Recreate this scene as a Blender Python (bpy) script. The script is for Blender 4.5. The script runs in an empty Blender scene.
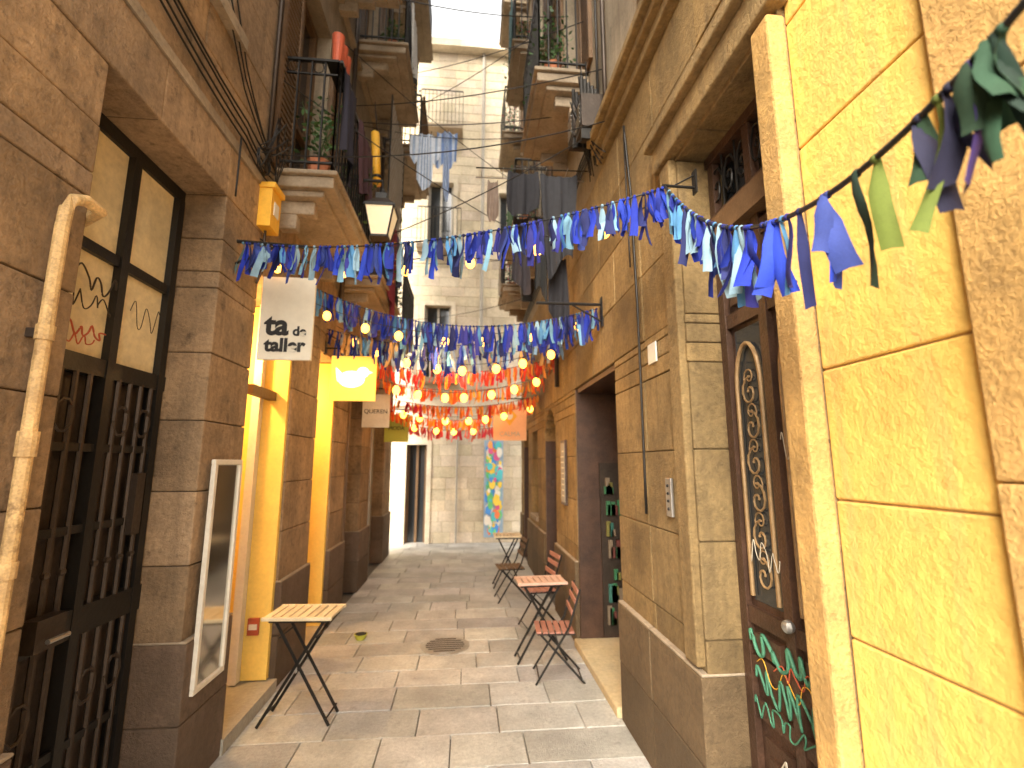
import bpy, math, random
from mathutils import Vector, Matrix
random.seed(7)
R=random.random
def U(a,b): return random.uniform(a,b)
scene=bpy.context.scene
col=scene.collection
LX,RX=-1.45,1.10

# ------------------------------------------------------------------ materials
def mk(name,c,rough=.7,metal=0,var=.15,vs=3,bump=.15,bs=45,attr=False,stain=0,c2=(.1,.07,.05),streak=0,emis=0,ecol=None,spec=.4,low=0,trans=0,grime=0):
    m=bpy.data.materials.new(name); m.use_nodes=True
    nt=m.node_tree; N=nt.nodes; L=nt.links
    b=N['Principled BSDF']
    b.inputs['Roughness'].default_value=rough
    b.inputs['Metallic'].default_value=metal
    b.inputs['Specular IOR Level'].default_value=spec
    if trans: b.inputs['Transmission Weight'].default_value=trans
    tc=N.new('ShaderNodeTexCoord')
    def noise(scale,detail=4,rough_=.6,vec=None):
        n=N.new('ShaderNodeTexNoise'); n.inputs['Scale'].default_value=scale
        n.inputs['Detail'].default_value=detail; n.inputs['Roughness'].default_value=rough_
        L.new(vec if vec else tc.outputs['Object'],n.inputs['Vector']); return n.outputs['Fac']
    def mrange(src,a,bb,c_,d):
        r=N.new('ShaderNodeMapRange'); L.new(src,r.inputs['Value'])
        r.inputs['From Min'].default_value=a; r.inputs['From Max'].default_value=bb
        r.inputs['To Min'].default_value=c_; r.inputs['To Max'].default_value=d
        return r.outputs['Result']
    def mix(kind,a,bb,fac):
        x=N.new('ShaderNodeMix'); x.data_type='RGBA'; x.blend_type=kind; x.clamp_factor=True
        for s,v in ((x.inputs[6],a),(x.inputs[7],bb)):
            if isinstance(v,tuple): s.default_value=(*v,1)
            else: L.new(v,s)
        if isinstance(fac,(int,float)): x.inputs[0].default_value=fac
        else: L.new(fac,x.inputs[0])
        return x.outputs[2]
    cur=tuple(c)
    if attr:
        a=N.new('ShaderNodeAttribute'); a.attribute_name='Col'
        cur=mix('MULTIPLY',cur,a.outputs['Color'],1.0)
    if var:
        cur=mix('MULTIPLY',cur,mrange(noise(vs),.25,.75,1-var,1+var),1.0)
        cur=mix('MULTIPLY',cur,mrange(noise(vs*14,3),.3,.7,1-var*.6,1+var*.5),1.0)
    if stain:
        cur=mix('MIX',cur,tuple(c2),mrange(noise(1.7,8,.7),.48,.72,0,stain))
    if grime:
        cur=mix('MIX',cur,tuple(v*.5 for v in c2),mrange(noise(11,8,.75),.55,.68,0,grime))
    if streak:
        mp=N.new('ShaderNodeMapping'); mp.inputs['Scale'].default_value=(9,9,.7)
        L.new(tc.outputs['Object'],mp.inputs['Vector'])
        cur=mix('MIX',cur,tuple(c2),mrange(noise(1.3,5,.6,mp.outputs['Vector']),.5,.75,0,streak))
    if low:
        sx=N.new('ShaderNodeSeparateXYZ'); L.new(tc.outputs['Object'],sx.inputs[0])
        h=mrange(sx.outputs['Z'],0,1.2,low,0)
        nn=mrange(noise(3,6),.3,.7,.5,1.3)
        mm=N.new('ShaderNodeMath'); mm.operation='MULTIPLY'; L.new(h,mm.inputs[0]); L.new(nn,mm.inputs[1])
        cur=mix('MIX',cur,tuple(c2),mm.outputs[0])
    if isinstance(cur,tuple): b.inputs['Base Color'].default_value=(*cur,1)
    else: L.new(cur,b.inputs['Base Color'])
    if bump:
        bp=N.new('ShaderNodeBump'); bp.inputs['Strength'].default_value=bump; bp.inputs['Distance'].default_value=.012
        ad=N.new('ShaderNodeMath'); ad.operation='ADD'
        L.new(noise(bs,5,.7),ad.inputs[0]); L.new(noise(bs/7,3),ad.inputs[1])
        L.new(ad.outputs[0],bp.inputs['Height']); L.new(bp.outputs['Normal'],b.inputs['Normal'])
    if emis:
        b.inputs['Emission Strength'].default_value=emis
        b.inputs['Emission Color'].default_value=(*(ecol or c),1)
    return m
M={}
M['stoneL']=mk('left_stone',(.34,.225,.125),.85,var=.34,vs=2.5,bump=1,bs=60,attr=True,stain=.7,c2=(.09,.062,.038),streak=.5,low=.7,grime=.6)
M['mortL']=mk('left_mortar',(.08,.055,.035),.95,bump=.4)
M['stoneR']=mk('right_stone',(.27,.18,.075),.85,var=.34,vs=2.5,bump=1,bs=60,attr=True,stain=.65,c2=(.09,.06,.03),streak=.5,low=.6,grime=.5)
M['mortR']=mk('right_mortar',(.11,.075,.035),.95,bump=.4)
M['yellow']=mk('yellow_plaster',(.76,.47,.11),.75,var=.18,vs=1.6,bump=.6,bs=30,attr=True,stain=.5,c2=(.50,.33,.13),streak=.5,grime=.15)
M['mortY']=mk('yellow_joint',(.40,.24,.08),.9,bump=.4)
M['pil']=mk('orange_stone',(.52,.31,.10),.85,var=.32,vs=5,bump=.9,bs=70,attr=True,stain=.5,c2=(.28,.175,.075),grime=.4)
M['plL']=mk('upper_plaster_left',(.30,.24,.17),.9,var=.22,bump=.4,stain=.6,c2=(.13,.10,.07),streak=.6,grime=.4)
M['plR']=mk('upper_plaster_right',(.34,.28,.20),.9,var=.22,bump=.4,stain=.6,c2=(.15,.115,.08),streak=.6,grime=.4)
M['end']=mk('end_stone',(.62,.54,.41),.9,var=.22,vs=2,bump=.5,attr=True,stain=.5,c2=(.42,.35,.25),streak=.35)
M['pave']=mk('paving_stone',(.49,.48,.45),.5,var=.26,vs=3,bump=.45,bs=80,attr=True,stain=.65,c2=(.28,.27,.245),grime=.4)
M['ground']=mk('ground_dirt',(.15,.135,.115),.9,var=.2)
M['iron']=mk('black_iron',(.02,.018,.016),.4,.3,var=.2,bump=.15)
M['rust']=mk('dark_metal',(.055,.040,.03),.45,.4,var=.3,bump=.2)
M['glassD']=mk('dark_glass',(.03,.035,.04),.08,0,var=0,bump=0,spec=.8)
M['frost']=mk('frosted_glass',(.74,.62,.38),.28,var=.2,vs=2,bump=.08,bs=6,stain=.5,c2=(.48,.36,.18),spec=.6,grime=.2)
M['wood']=mk('dark_wood',(.070,.036,.022),.4,var=.4,vs=6,bump=.5,bs=30,stain=.5,c2=(.025,.018,.014),grime=.3)
M['woodm']=mk('brown_wood',(.15,.085,.04),.6,var=.3,vs=6,bump=.4)
M['slat']=mk('pale_slats',(.70,.58,.38),.5,var=.2,vs=8,bump=.2,attr=True)
M['red']=mk('red_slats',(.38,.17,.12),.5,var=.2,vs=8,bump=.2)
M['pinkt']=mk('faded_pink_slats',(.62,.40,.30),.5,var=.2,vs=8,bump=.2)
M['pipe']=mk('yellow_pipe',(.62,.42,.19),.5,var=.4,vs=9,bump=.3,stain=.9,c2=(.26,.13,.055),grime=.75)
M['white']=mk('white_paint',(.70,.65,.55),.5,var=.1,bump=.08,stain=.25,c2=(.42,.34,.25),grime=.15)
M['cream']=mk('sign_cream',(.72,.67,.55),.5,var=.08,vs=1.5,bump=.05,stain=.2,c2=(.5,.44,.33))
M['black']=mk('black_letters',(.015,.014,.013),.5,var=0,bump=0)
M['shopy']=mk('shop_yellow',(.90,.62,.14),.6,var=.1,bump=.15,stain=.25,c2=(.6,.38,.09))
M['lit']=mk('lit_sign',(1,.70,.15),.5,var=.1,bump=0,emis=1.2,ecol=(1,.50,.06))
M['litw']=mk('lit_white',(1,.95,.8),.5,var=0,bump=0,emis=3,ecol=(1,.9,.6))
M['bulb']=mk('bulb_glow',(1,.5,.1),.3,var=0,bump=0,emis=8,ecol=(1,.42,.055))
M['lampb']=mk('lamp_glow',(1,.6,.2),.3,var=0,bump=0,emis=12,ecol=(1,.6,.2))
M['cloth']=mk('cloth',(1,1,1),.85,var=.15,vs=20,bump=.15,bs=120,attr=True)
M['terra']=mk('terracotta',(.42,.15,.07),.8,var=.2)
M['leaf']=mk('leaves',(1,1,1),.6,var=.2,bump=0,attr=True)
M['grey']=mk('grey_paint',(.36,.33,.28),.5,var=.15,bump=.15)
M['slab']=mk('balcony_stone',(.34,.27,.19),.9,var=.25,bump=.5,stain=.6,c2=(.13,.10,.07),grime=.5)
M['ybox']=mk('yellow_box',(.78,.42,.04),.5,var=.15,bump=.1)
M['pink']=mk('peach_sign',(.82,.46,.24),.5,var=.08,bump=.05)
M['green']=mk('green_sign',(.50,.52,.07),.5,var=.1,bump=.05)
M['paintg']=mk('green_spray',(.06,.20,.12),.6,var=.4,bump=0,grime=.5)
M['paintw']=mk('white_spray',(.50,.45,.36),.6,var=.3,bump=0,grime=.5)
M['paintr']=mk('red_spray',(.45,.09,.04),.6,var=.2,bump=0)
M['mix']=mk('mixed_paint',(1,1,1),.6,var=.12,vs=5,bump=.1,attr=True)
M['mirror']=mk('mirror_glass',(.6,.6,.57),.12,1,var=0,bump=0)
M['lglass']=mk('lantern_glass',(.70,.62,.45),.15,var=.1,bump=0,spec=.7,emis=.5,ecol=(1,.75,.4))
M['steel']=mk('steel',(.45,.44,.42),.35,.8,var=.2,bump=.1)
M['tan']=mk('tan_ironwork',(.30,.19,.09),.5,.2,var=.3,bump=.2)
M['tile']=mk('number_tile',(.6,.6,.55),.3,var=.1,bump=0)

# ------------------------------------------------------------------ mesh builder
class MB:
    def __init__(s): s.v=[];s.f=[];s.c=[];s.m=[];s.mats=[]
    def mi(s,m):
        if m not in s.mats: s.mats.append(m)
        return s.mats.index(m)
    def box(s,x0,x1,y0,y1,z0,z1,m,c=(1,1,1)):
        if x0>x1:x0,x1=x1,x0
        i=len(s.v); k=s.mi(m)
        s.v+=[(x0,y0,z0),(x1,y0,z0),(x1,y1,z0),(x0,y1,z0),(x0,y0,z1),(x1,y0,z1),(x1,y1,z1),(x0,y1,z1)]
        for q in ((3,2,1,0),(4,5,6,7),(0,1,5,4),(1,2,6,5),(2,3,7,6),(3,0,4,7)):
            s.f.append([i+a for a in q]);s.c.append(c);s.m.append(k)
    def face(s,pts,m,c=(1,1,1)):
        i=len(s.v);s.v+=[tuple(p) for p in pts];s.f.append(list(range(i,i+len(pts))));s.c.append(c);s.m.append(s.mi(m))
    def tube(s,pts,r,m,n=8,c=(1,1,1),cap=True):
        pts=[Vector(p) for p in pts];k=s.mi(m);rings=[]
        for j,p in enumerate(pts):
            a=pts[max(0,j-1)];b=pts[min(len(pts)-1,j+1)];d=(b-a)
            if d.length<1e-9:d=Vector((0,0,1))
            d.normalize()
            up=Vector((0,0,1)) if abs(d.z)<.9 else Vector((1,0,0))
            e1=d.cross(up).normalized();e2=d.cross(e1)
            rr=r[j] if isinstance(r,(list,tuple)) else r
            i=len(s.v);rings.append(i)
            for t in range(n):
                an=2*math.pi*t/n;s.v.append(tuple(p+e1*math.cos(an)*rr+e2*math.sin(an)*rr))
        for a,b in zip(rings,rings[1:]):
            for t in range(n):
                s.f.append([a+t,a+(t+1)%n,b+(t+1)%n,b+t]);s.c.append(c);s.m.append(k)
        if cap:
            s.f.append([rings[0]+t for t in range(n)][::-1]);s.c.append(c);s.m.append(k)
            s.f.append([rings[-1]+t for t in range(n)]);s.c.append(c);s.m.append(k)
    def bar(s,p,q,w,h,m,c=(1,1,1)):
        p=Vector(p);q=Vector(q);d=(q-p).normalized()
        up=Vector((0,1,0)) if abs(d.y)<.9 else Vector((0,0,1))
        e1=d.cross(up).normalized()*w/2;e2=up*h/2
        i=len(s.v);k=s.mi(m)
        for a in (p,q):
            s.v+=[tuple(a-e1-e2),tuple(a+e1-e2),tuple(a+e1+e2),tuple(a-e1+e2)]
        for q4 in ((0,1,2,3),(7,6,5,4),(0,4,5,1),(1,5,6,2),(2,6,7,3),(3,7,4,0)):
            s.f.append([i+a for a in q4]);s.c.append(c);s.m.append(k)
    def ball(s,p,r,m,c=(1,1,1),n=8,sz=1):
        p=Vector(p);pts=[];rs=[]
        for j in range(n+1):
            a=math.pi*j/n;pts.append(p+Vector((0,0,-math.cos(a)*r*sz)));rs.append(max(.0005,math.sin(a)*r))
        k=s.mi(m);rings=[]
        for q,rr in zip(pts,rs):
            rings.append(len(s.v))
            for t in range(n): an=2*math.pi*t/n;s.v.append((q.x+rr*math.cos(an),q.y+rr*math.sin(an),q.z))
        for a,b in zip(rings,rings[1:]):
            for t in range(n): s.f.append([a+t,a+(t+1)%n,b+(t+1)%n,b+t]);s.c.append(c);s.m.append(k)
    def build(s,name,parent=None,bevel=0,smooth=False,seg=2):
        me=bpy.data.meshes.new(name);me.from_pydata(s.v,[],s.f)
        for m in s.mats: me.materials.append(M[m])
        me.polygons.foreach_set('material_index',s.m)
        ca=me.color_attributes.new('Col','FLOAT_COLOR','CORNER')
        arr=[]
        for f,c in zip(s.f,s.c): arr+=[c[0],c[1],c[2],1.0]*len(f)
        ca.data.foreach_set('color',arr)
        if smooth: me.polygons.foreach_set('use_smooth',[True]*len(me.polygons))
        me.update()
        o=bpy.data.objects.new(name,me);col.objects.link(o)
        if parent:o.parent=parent
        if bevel:
            b=o.modifiers.new('b','BEVEL');b.width=bevel;b.segments=seg;b.limit_method='ANGLE';b.harden_normals=False
        return o
def empty(name):
    o=bpy.data.objects.new(name,None);col.objects.link(o);return o
def text(name,body,loc,rot,size,m,parent=None,off=.0,ext=.002,align='CENTER',shear=0,sp=1):
    cu=bpy.data.curves.new(name,'FONT');cu.body=body;cu.size=size;cu.extrude=ext;cu.offset=off;cu.align_x=align;cu.shear=shear;cu.space_character=sp
    cu.materials.append(M[m]);o=bpy.data.objects.new(name,cu);col.objects.link(o)
    o.location=loc;o.rotation_euler=[math.radians(a) for a in rot]
    if parent:o.parent=parent
    return o
def X(side,d): return (LX-d) if side<0 else (RX+d)
def grid(y0,y1,z0,z1,ops,pad=0):
    ops=[(a-pad,b+pad,c-pad if c>0 else c,d+pad) for a,b,c,d in ops]
    ys=sorted({y0,y1}|{v for o in ops for v in o[:2] if y0<v<y1});zs=sorted({z0,z1}|{v for o in ops for v in o[2:] if z0<v<z1})
    out=[]
    for a,b in zip(ys,ys[1:]):
        for c,d in zip(zs,zs[1:]):
            my,mz=(a+b)/2,(c+d)/2
            if not any(o[0]<my<o[1] and o[2]<mz<o[3] for o in ops): out.append((a,b,c,d))
    return out
def ashlar(mb,side,y0,y1,z0,z1,ops,m,mort,blen=.62,ch=.4,plinth=.78,var=.2,depth=.40):
    zs=sorted({z0,z1}|{v for o in ops for v in o[2:] if z0<v<z1 and o[0]<y1 and o[1]>y0}|({plinth} if z0<plinth<z1 else set()))
    k=0
    for a,b in zip(zs,zs[1:]):
        n=max(1,round((b-a)/ch))
        for i in range(n):
            c0=a+(b-a)*i/n;c1=a+(b-a)*(i+1)/n;k+=1;mz=(c0+c1)/2
            cuts=sorted([(max(o[0],y0),min(o[1],y1)) for o in ops if o[2]<mz<o[3] and o[0]<y1 and o[1]>y0])
            iv=[];p=y0
            for q in cuts:
                if q[0]>p+.01: iv.append((p,q[0]))
                p=q[1]
            if p<y1-.01: iv.append((p,y1))
            for s0,s1 in iv:
                n2=max(1,round((s1-s0)/blen+(.35 if k%2 else -.1)))
                pts=[s0]+[s0+(s1-s0)*(t+(U(-.08,.08)))/n2 for t in range(1,n2)]+[s1]
                for t in range(n2):
                    g=1+U(-var,var);w=U(-.07,.07);pl=mz<plinth
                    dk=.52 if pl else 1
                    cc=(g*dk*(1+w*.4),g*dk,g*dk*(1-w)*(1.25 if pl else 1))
                    ga=0 if t==0 else .003;gb=0 if t==n2-1 else .003
                    pr=(-.03 if pl else 0)-U(0,.007)
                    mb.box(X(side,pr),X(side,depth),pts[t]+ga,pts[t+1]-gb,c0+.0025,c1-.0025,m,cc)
                if plinth and abs(c1-plinth)<.001:
                    mb.box(X(side,-.033),X(side,depth-.01),s0-.004,s1+.004,c1-.002,c1+.012,'slab',(1.5,1.5,1.5))
    for a,b,c,d in grid(y0,y1,z0,z1,ops,.008):
        mb.box(X(side,.010),X(side,depth+.03),a+.001,b-.001,c,d,mort)

# ------------------------------------------------------------------ ground
g=MB();g.face([(-150,-150,-.03),(150,-150,-.03),(150,150,-.03),(-150,150,-.03)],'ground');g.build('ground')
p=MB()
y=-2.5
while y<9.6:
    h=U(.30,.36);xs=[LX]
    x=LX+U(.15,.6)
    while x<RX-.2: xs.append(x);x+=U(.42,.72)
    xs.append(RX)
    for a,b in zip(xs,xs[1:]):
        gg=U(.80,1.14);dz=U(-.0025,.0025)
        p.box(a+.003,b-.003,y+.003,y+h-.003,-.05,dz,'pave',(gg,gg*U(.98,1.01),gg*U(.95,1.02)))
    y+=h
yy=y
while yy<11:
    x=-6
    while x<6:
        w=U(.5,.7);gg=U(.85,1.12)
        p.box(x+.003,x+w-.003,yy+.003,yy+.34-.003,-.05,U(-.002,.002),'pave',(gg,gg,gg));x+=w
    yy+=.34
p.build('alley_pavement',bevel=.004,seg=1)
mh=MB()
mh.tube([(-.17,4.9,-.02),(-.17,4.9,.006)],.23,'steel',28,c=(.5,.5,.5));mh.tube([(-.17,4.9,.006),(-.17,4.9,.009)],.19,'steel',28,c=(.4,.4,.4))
for i in range(-3,4): mh.box(-.17-math.sqrt(max(0,.18**2-(i*.05)**2)),-.17+math.sqrt(max(0,.18**2-(i*.05)**2)),4.9+i*.05-.006,4.9+i*.05+.006,.009,.013,'rust')
mh.build('manhole_cover')

# ------------------------------------------------------------------ left building
LB=empty('stone_apartment_building')
opL=[(1.84,2.8,0,3.28),(3.3,4.1,0,3.0),(4.8,5.45,0,2.8),(6.1,6.9,0,2.7),(7.6,8.8,0,2.7)]
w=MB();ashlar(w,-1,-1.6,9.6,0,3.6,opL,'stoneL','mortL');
ashlar(w,-1,-1.6,3.3,3.612,7.0,[(1.9,2.65,4.3,6.2)],'stoneL','mortL',plinth=0,blen=.75)
w.build('stone_wall',LB,bevel=.007)
balL=[(3.45,4.8,3.75),(5.5,6.9,3.75),(7.5,9.0,3.75),(3.5,4.9,6.9),(5.5,6.9,6.9),(7.5,9.0,6.9),(3.5,4.9,10),(5.5,6.9,10),(7.5,9.0,10)]
balR=[(4.0,5.2,5.3),(6.2,7.4,4.9),(8.2,9.3,4.75),(4.0,5.2,8.2),(6.2,7.4,7.8),(8.2,9.3,7.8),(4.0,5.2,11),(6.2,7.4,10.8),(8.2,9.3,10.8)]
def upper(side,parent,y0,z0,z1,bals,m,extra=[]):
    ops=[((a+b)/2-.42,(a+b)/2+.42,z+.12,min(z+2.35,z1-.1)) for a,b,z in bals]+extra
    u=MB()
    for a,b,c,d in grid(y0,9.6,z0,z1,ops): u.box(X(side,.02),X(side,.4),a,b,c,d,m)
    for z in ([6.7,9.8] if side<0 else [7.7,10.7]):
        u.box(X(side,-.04),X(side,.05),y0,9.6,z,z+.06,'slab')
    u.box(X(side,-.25),X(side,.42),y0-.01,9.62,z1,z1+.18,'slab')
    u.build('upper_wall',parent)
    f=MB()
    for a,b,c,d in ops:
        f.box(X(side,.22),X(side,.25),a,b,c,d,'glassD')
        f.box(X(side,.16),X(side,.22),a,a+.06,c,d,'woodm');f.box(X(side,.16),X(side,.22),b-.06,b,c,d,'woodm')
        f.box(X(side,.158),X(side,.22),(a+b)/2-.04,(a+b)/2+.04,c,d,'woodm');f.box(X(side,.162),X(side,.22),a,b,d-.07,d,'woodm')
        f.box(X(side,.164),X(side,.22),a,b,c+.9,c+.95,'woodm')
        for s0,s1 in ((a-.36,a-.02),(b+.02,b+.36)):
            f.box(X(side,-.02),X(side,.018),s0,s0+.04,c,d,'woodm');f.box(X(side,-.02),X(side,.018),s1-.04,s1,c,d,'woodm')
            z=c
            while z<d: f.box(X(side,-.012),X(side,.018),s0+.04,s1-.04,z,z+.03,'woodm');z+=.055
    f.build('windows_and_shutters',parent)
upper(-1,LB,3.3,3.612,13.5,balL,'plL')
u=MB();
for a,b,c,d in grid(-1.6,3.298,7.0,13.5,[]): u.box(X(-1,.02),X(-1,.4),a,b,c,d,'plL')
u.box(X(-1,-.015),X(-1,.1),-1.6,3.3,3.602,3.66,'slab') ; u.box(X(-1,-.06),X(-1,.3),1.8,2.75,4.22,4.3,'slab')
u.box(X(-1,.25),X(-1,.3),1.9,2.65,4.3,6.2,'glassD')
for yy in (1.9,2.25,2.6): u.box(X(-1,.18),X(-1,.25),yy,yy+.05,4.3,6.2,'woodm')
u.build('near_upper_wall',LB)
def balcony(side,y0,y1,z,dep,parent,stuff=True):
    b=MB()
    b.box(X(side,-dep),X(side,.1),y0,y1,z,z+.09,'slab');b.box(X(side,-dep-.03),X(side,-.001),y0-.03,y1+.03,z+.092,z+.13,'slab')
    b.box(X(side,-dep*.8),X(side,.1),y0+.05,y1-.05,z-.05,z-.001,'slab')
    for yy in (y0+.12,y1-.2):
        b.box(X(side,-dep*.6),X(side,.05),yy,yy+.09,z-.16,z-.051,'slab');b.box(X(side,-dep*.3),X(side,.05),yy,yy+.09,z-.28,z-.161,'slab')
    o=b.build('balcony_slab',parent,bevel=.01)
    r_=MB();zt=z+1.08;zb=z+.2
    P=[(X(side,0),y0),(X(side,-dep+.02),y0),(X(side,-dep+.02),y1),(X(side,0),y1)]
    for (xa,ya),(xb,yb) in zip(P,P[1:]):
        r_.bar((xa,ya,zt),(xb,yb,zt),.02,.03,'iron');r_.bar((xa,ya,zb),(xb,yb,zb),.015,.02,'iron');r_.bar((xa,ya,zt-.12),(xb,yb,zt-.12),.012,.015,'iron')
        L=math.hypot(xb-xa,yb-ya);n=max(2,int(L/.08))
        for i in range(n+1):
            t=i/n;x_=xa+(xb-xa)*t;y_=ya+(yb-ya)*t
            r_.tube([(x_,y_,z+.12),(x_,y_,zt)],.009,'iron',5)
            if i<n and i%2==0:
                xm=xa+(xb-xa)*(t+.5/n);ym=ya+(yb-ya)*(t+.5/n);dx=(xb-xa)/L*.04;dy=(yb-ya)/L*.04
                r_.tube([(xm+dx*math.cos(q/8*6.283),ym+dy*math.cos(q/8*6.283),zt-.06+.05*math.sin(q/8*6.283)) for q in range(9)],.005,'iron',4,cap=False)
    r_.build('iron_railing',parent)
for a,b,z in balL: balcony(-1,a,b,z,.42 if z<5 else .60,LB)

# gate
G=MB();gx=-1.68
def gb(y0,y1,z0,z1,d0=0,d1=.05,m='iron',c=(1,1,1)): G.box(gx+d0,gx-d1,y0,y1,z0,z1,m,c)
gb(1.5,2.8,3.21,3.28);gb(1.5,2.8,2.09,2.17,.01);gb(1.5,2.8,2.63,2.68,.005)
gb(1.5,2.8,0,.12,.008);gb(1.5,2.8,.96,1.08,.012)
for yy in (1.81,2.38,2.755): gb(yy-.025,yy+.025,.12,3.21,.015)
gb(1.5,2.8,2.17,3.21,-.02,.03,'frost')
gb(1.5,2.8,0,2.1,-.05,.08,'rust')
for yy in (1.88,1.96,2.04,2.12,2.20,2.28,2.46,2.54,2.62,2.70):
    G.tube([(gx,yy,.12),(gx,yy,2.1)],.012,'rust',6)
    G.ball((gx,yy,1.25),.018,'rust',n=6)
for zz in (1.75,1.4,.5):
    gb(1.8,2.75,zz,zz+.035,.006,.01)
for yy in (2.0,2.16,2.50,2.66):
    for zz in (1.9,.72):
        G.tube([(gx+.005,yy+.05*math.cos(q/10*6.283),zz+.07*math.sin(q/10*6.283)) for q in range(11)],.008,'rust',5,cap=False)
gb(2.12,2.26,.98,1.10,.06,.0,'rust');G.tube([(gx+.09,2.14,1.02),(gx+.09,2.24,1.02)],.010,'steel')
gb(2.62,2.68,1.35,1.65,.04,0,'rust')
G.build('gate_frame',LB)
def scribble(name,x,y0,z0,wd_,ht,m,r,parent,n=34,side=1,seed=1):
    rs=random.Random(seed);mb=MB();pts=[]
    for i in range(n):
        t=i/(n-1);pts.append((x,y0+wd_*t*side+rs.uniform(-.25,.25)*wd_/5,z0+ht*(.5+.5*math.sin(i*1.9+rs.uniform(-.7,.7)))))
    out=[]
    for i in range(len(pts)-1):
        p0=Vector(pts[max(0,i-1)]);p1=Vector(pts[i]);p2=Vector(pts[i+1]);p3=Vector(pts[min(len(pts)-1,i+2)])
        for k in range(5):
            t=k/5;out.append(.5*((2*p1)+(-p0+p2)*t+(2*p0-5*p1+4*p2-p3)*t*t+(-p0+3*p1-3*p2+p3)*t**3))
    mb.tube(out,r,m,5);return mb.build(name,parent,smooth=True)
scribble('graffiti_tag',gx+.021,2.02,2.45,.32,.11,'rust',.004,LB,13,1,3)
scribble('graffiti_tag',gx+.021,1.98,2.36,.34,.08,'rust',.003,LB,17,1,5)
scribble('graffiti_tag',gx+.021,1.98,2.24,.32,.06,'paintr',.004,LB,19,1,8)
scribble('graffiti_tag',gx+.021,2.0,2.20,.25,.05,'paintr',.003,LB,15,1,9)
scribble('graffiti_tag',gx+.021,2.45,2.35,.22,.15,'rust',.002,LB,9,1,18)

def room(side,y0,y1,z1,m,name,parent,dep=1.3,d0=.43):
    b=MB();x0=X(side,d0);x1=X(side,d0+dep);a,c=y0-.25,y1+.25
    b.box(x1,X(side,d0+dep+.04),a,c,-.02,z1+.1,m)
    b.box(x0,x1,a-.04,a,-.02,z1+.1,m);b.box(x0,x1,c,c+.04,-.02,z1+.1,m)
    b.box(x0,x1,a-.04,c+.04,z1+.1,z1+.14,'white');b.box(x0,x1,a-.04,c+.04,-.04,.05,'pave')
    return b
b=room(-1,3.3,4.1,3.0,'shopy','r',LB)
b.box(X(-1,.015),X(-1,.44),4.055,4.098,.1,2.99,'shopy');b.box(X(-1,.10),X(-1,.16),3.62,4.05,2.2,2.27,'woodm')
b.box(X(-1,.2),X(-1,.26),3.98,4.05,.1,2.99,'white')
b.box(X(-1,-.05),X(-1,.45),3.28,4.098,.0,.09,'pave',(.8,.75,.65))
for i in range(4): b.box(X(-1,1.4),X(-1,1.7),3.1,4.3,.5+i*.5,.53+i*.5,'woodm')
for i in range(22):
    q=random.choice([(.5,.1,.1),(.1,.2,.4),(.7,.6,.4),(.2,.4,.2)]);yy=U(3.15,4.2);zz=.53+.5*random.randrange(4)
    b.box(X(-1,1.42),X(-1,1.6),yy,yy+.08,zz,zz+U(.1,.3),'mix',q)
b.box(X(-1,.09),X(-1,.17),4.03,4.054,.42,.54,'paintr');b.box(X(-1,.10),X(-1,.16),4.028,4.03,.46,.50,'white')
b.build('yellow_shop_interior',LB)
b=room(-1,4.8,5.45,2.8,'shopy','r',LB,1.0);b.box(X(-1,.015),X(-1,.44),5.40,5.448,.02,2.79,'shopy')
b.box(X(-1,-.03),X(-1,.45),4.79,5.4,.0,.06,'pave',(.8,.75,.65));b.build('second_shop_interior',LB)
b=MB()
for y0,y1,z1,m in ((6.1,6.9,2.7,'woodm'),(7.6,8.8,2.7,'grey')):
    b.box(X(-1,.25),X(-1,.3),y0,y1,0,z1,'glassD')
    for yy in (y0,(y0+y1)/2-.03,y1-.07): b.box(X(-1,.18),X(-1,.25),yy,yy+.07,0,z1,m)
    for zz in (0,.8,2.1,z1-.07): b.box(X(-1,.185),X(-1,.25),y0,y1,zz,zz+.07,m)
    b.box(X(-1,.19),X(-1,.25),y0+.05,y1-.05,.07,.8,m)
    b.box(X(-1,-.02),X(-1,.07),y0-.09,y0-.001,0,z1,m)
b.build('shop_doors',LB)
def lamp(name,loc,e,r=.06,c=(1,.62,.22)):
    l=bpy.data.lights.new(name,'POINT');l.energy=e;l.color=c;l.shadow_soft_size=r
    o=bpy.data.objects.new(name,l);o.location=loc;col.objects.link(o);return o
for nm,lc,e in (('shop_lamp',(-1.95,3.65,2.72),85),('shop_lamp',(-1.95,5.05,2.55),65)):
    d=MB();d.ball((0,0,0),.06,'lampb',n=10);d.tube([(0,0,.05),(0,0,.32)],.006,'iron',6)
    o=d.build(nm,smooth=True);o.location=lc
    l=lamp('lamp_light',(0,0,-.1),e);l.parent=o

d=MB();px=-1.395
d.tube([(px,1.68,0),(px,1.68,2.50),(px,1.685,2.57),(px,1.71,2.62),(px,1.76,2.645),(px,1.83,2.64),(px-.1,1.88,2.62)],.021,'pipe',12)
for z in (.55,1.35,2.1): 
    d.tube([(px,1.68,z),(px,1.68,z+.05)],.026,'pipe',12);d.box(px,LX-.01,1.67,1.69,z+.01,z+.04,'rust')
d.tube([(px,1.68,1.72),(px,1.68,1.80)],.028,'pipe',12)
d.build('drain_pipe',smooth=False)
d=MB();d.box(LX-.0,LX+.09,3.2,3.36,3.3,3.6,'ybox');d.box(LX,LX+.11,3.19,3.37,3.58,3.62,'ybox');d.box(LX+.09,LX+.096,3.24,3.32,3.4,3.5,'cream');d.tube([(LX+.03,3.28,3.3),(LX+.03,3.28,3.0),(LX+.02,3.24,2.9)],.01,'rust');d.build('electrical_box',bevel=.008)
d=MB();a=(2.87,3.2,.5,1.72)
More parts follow.
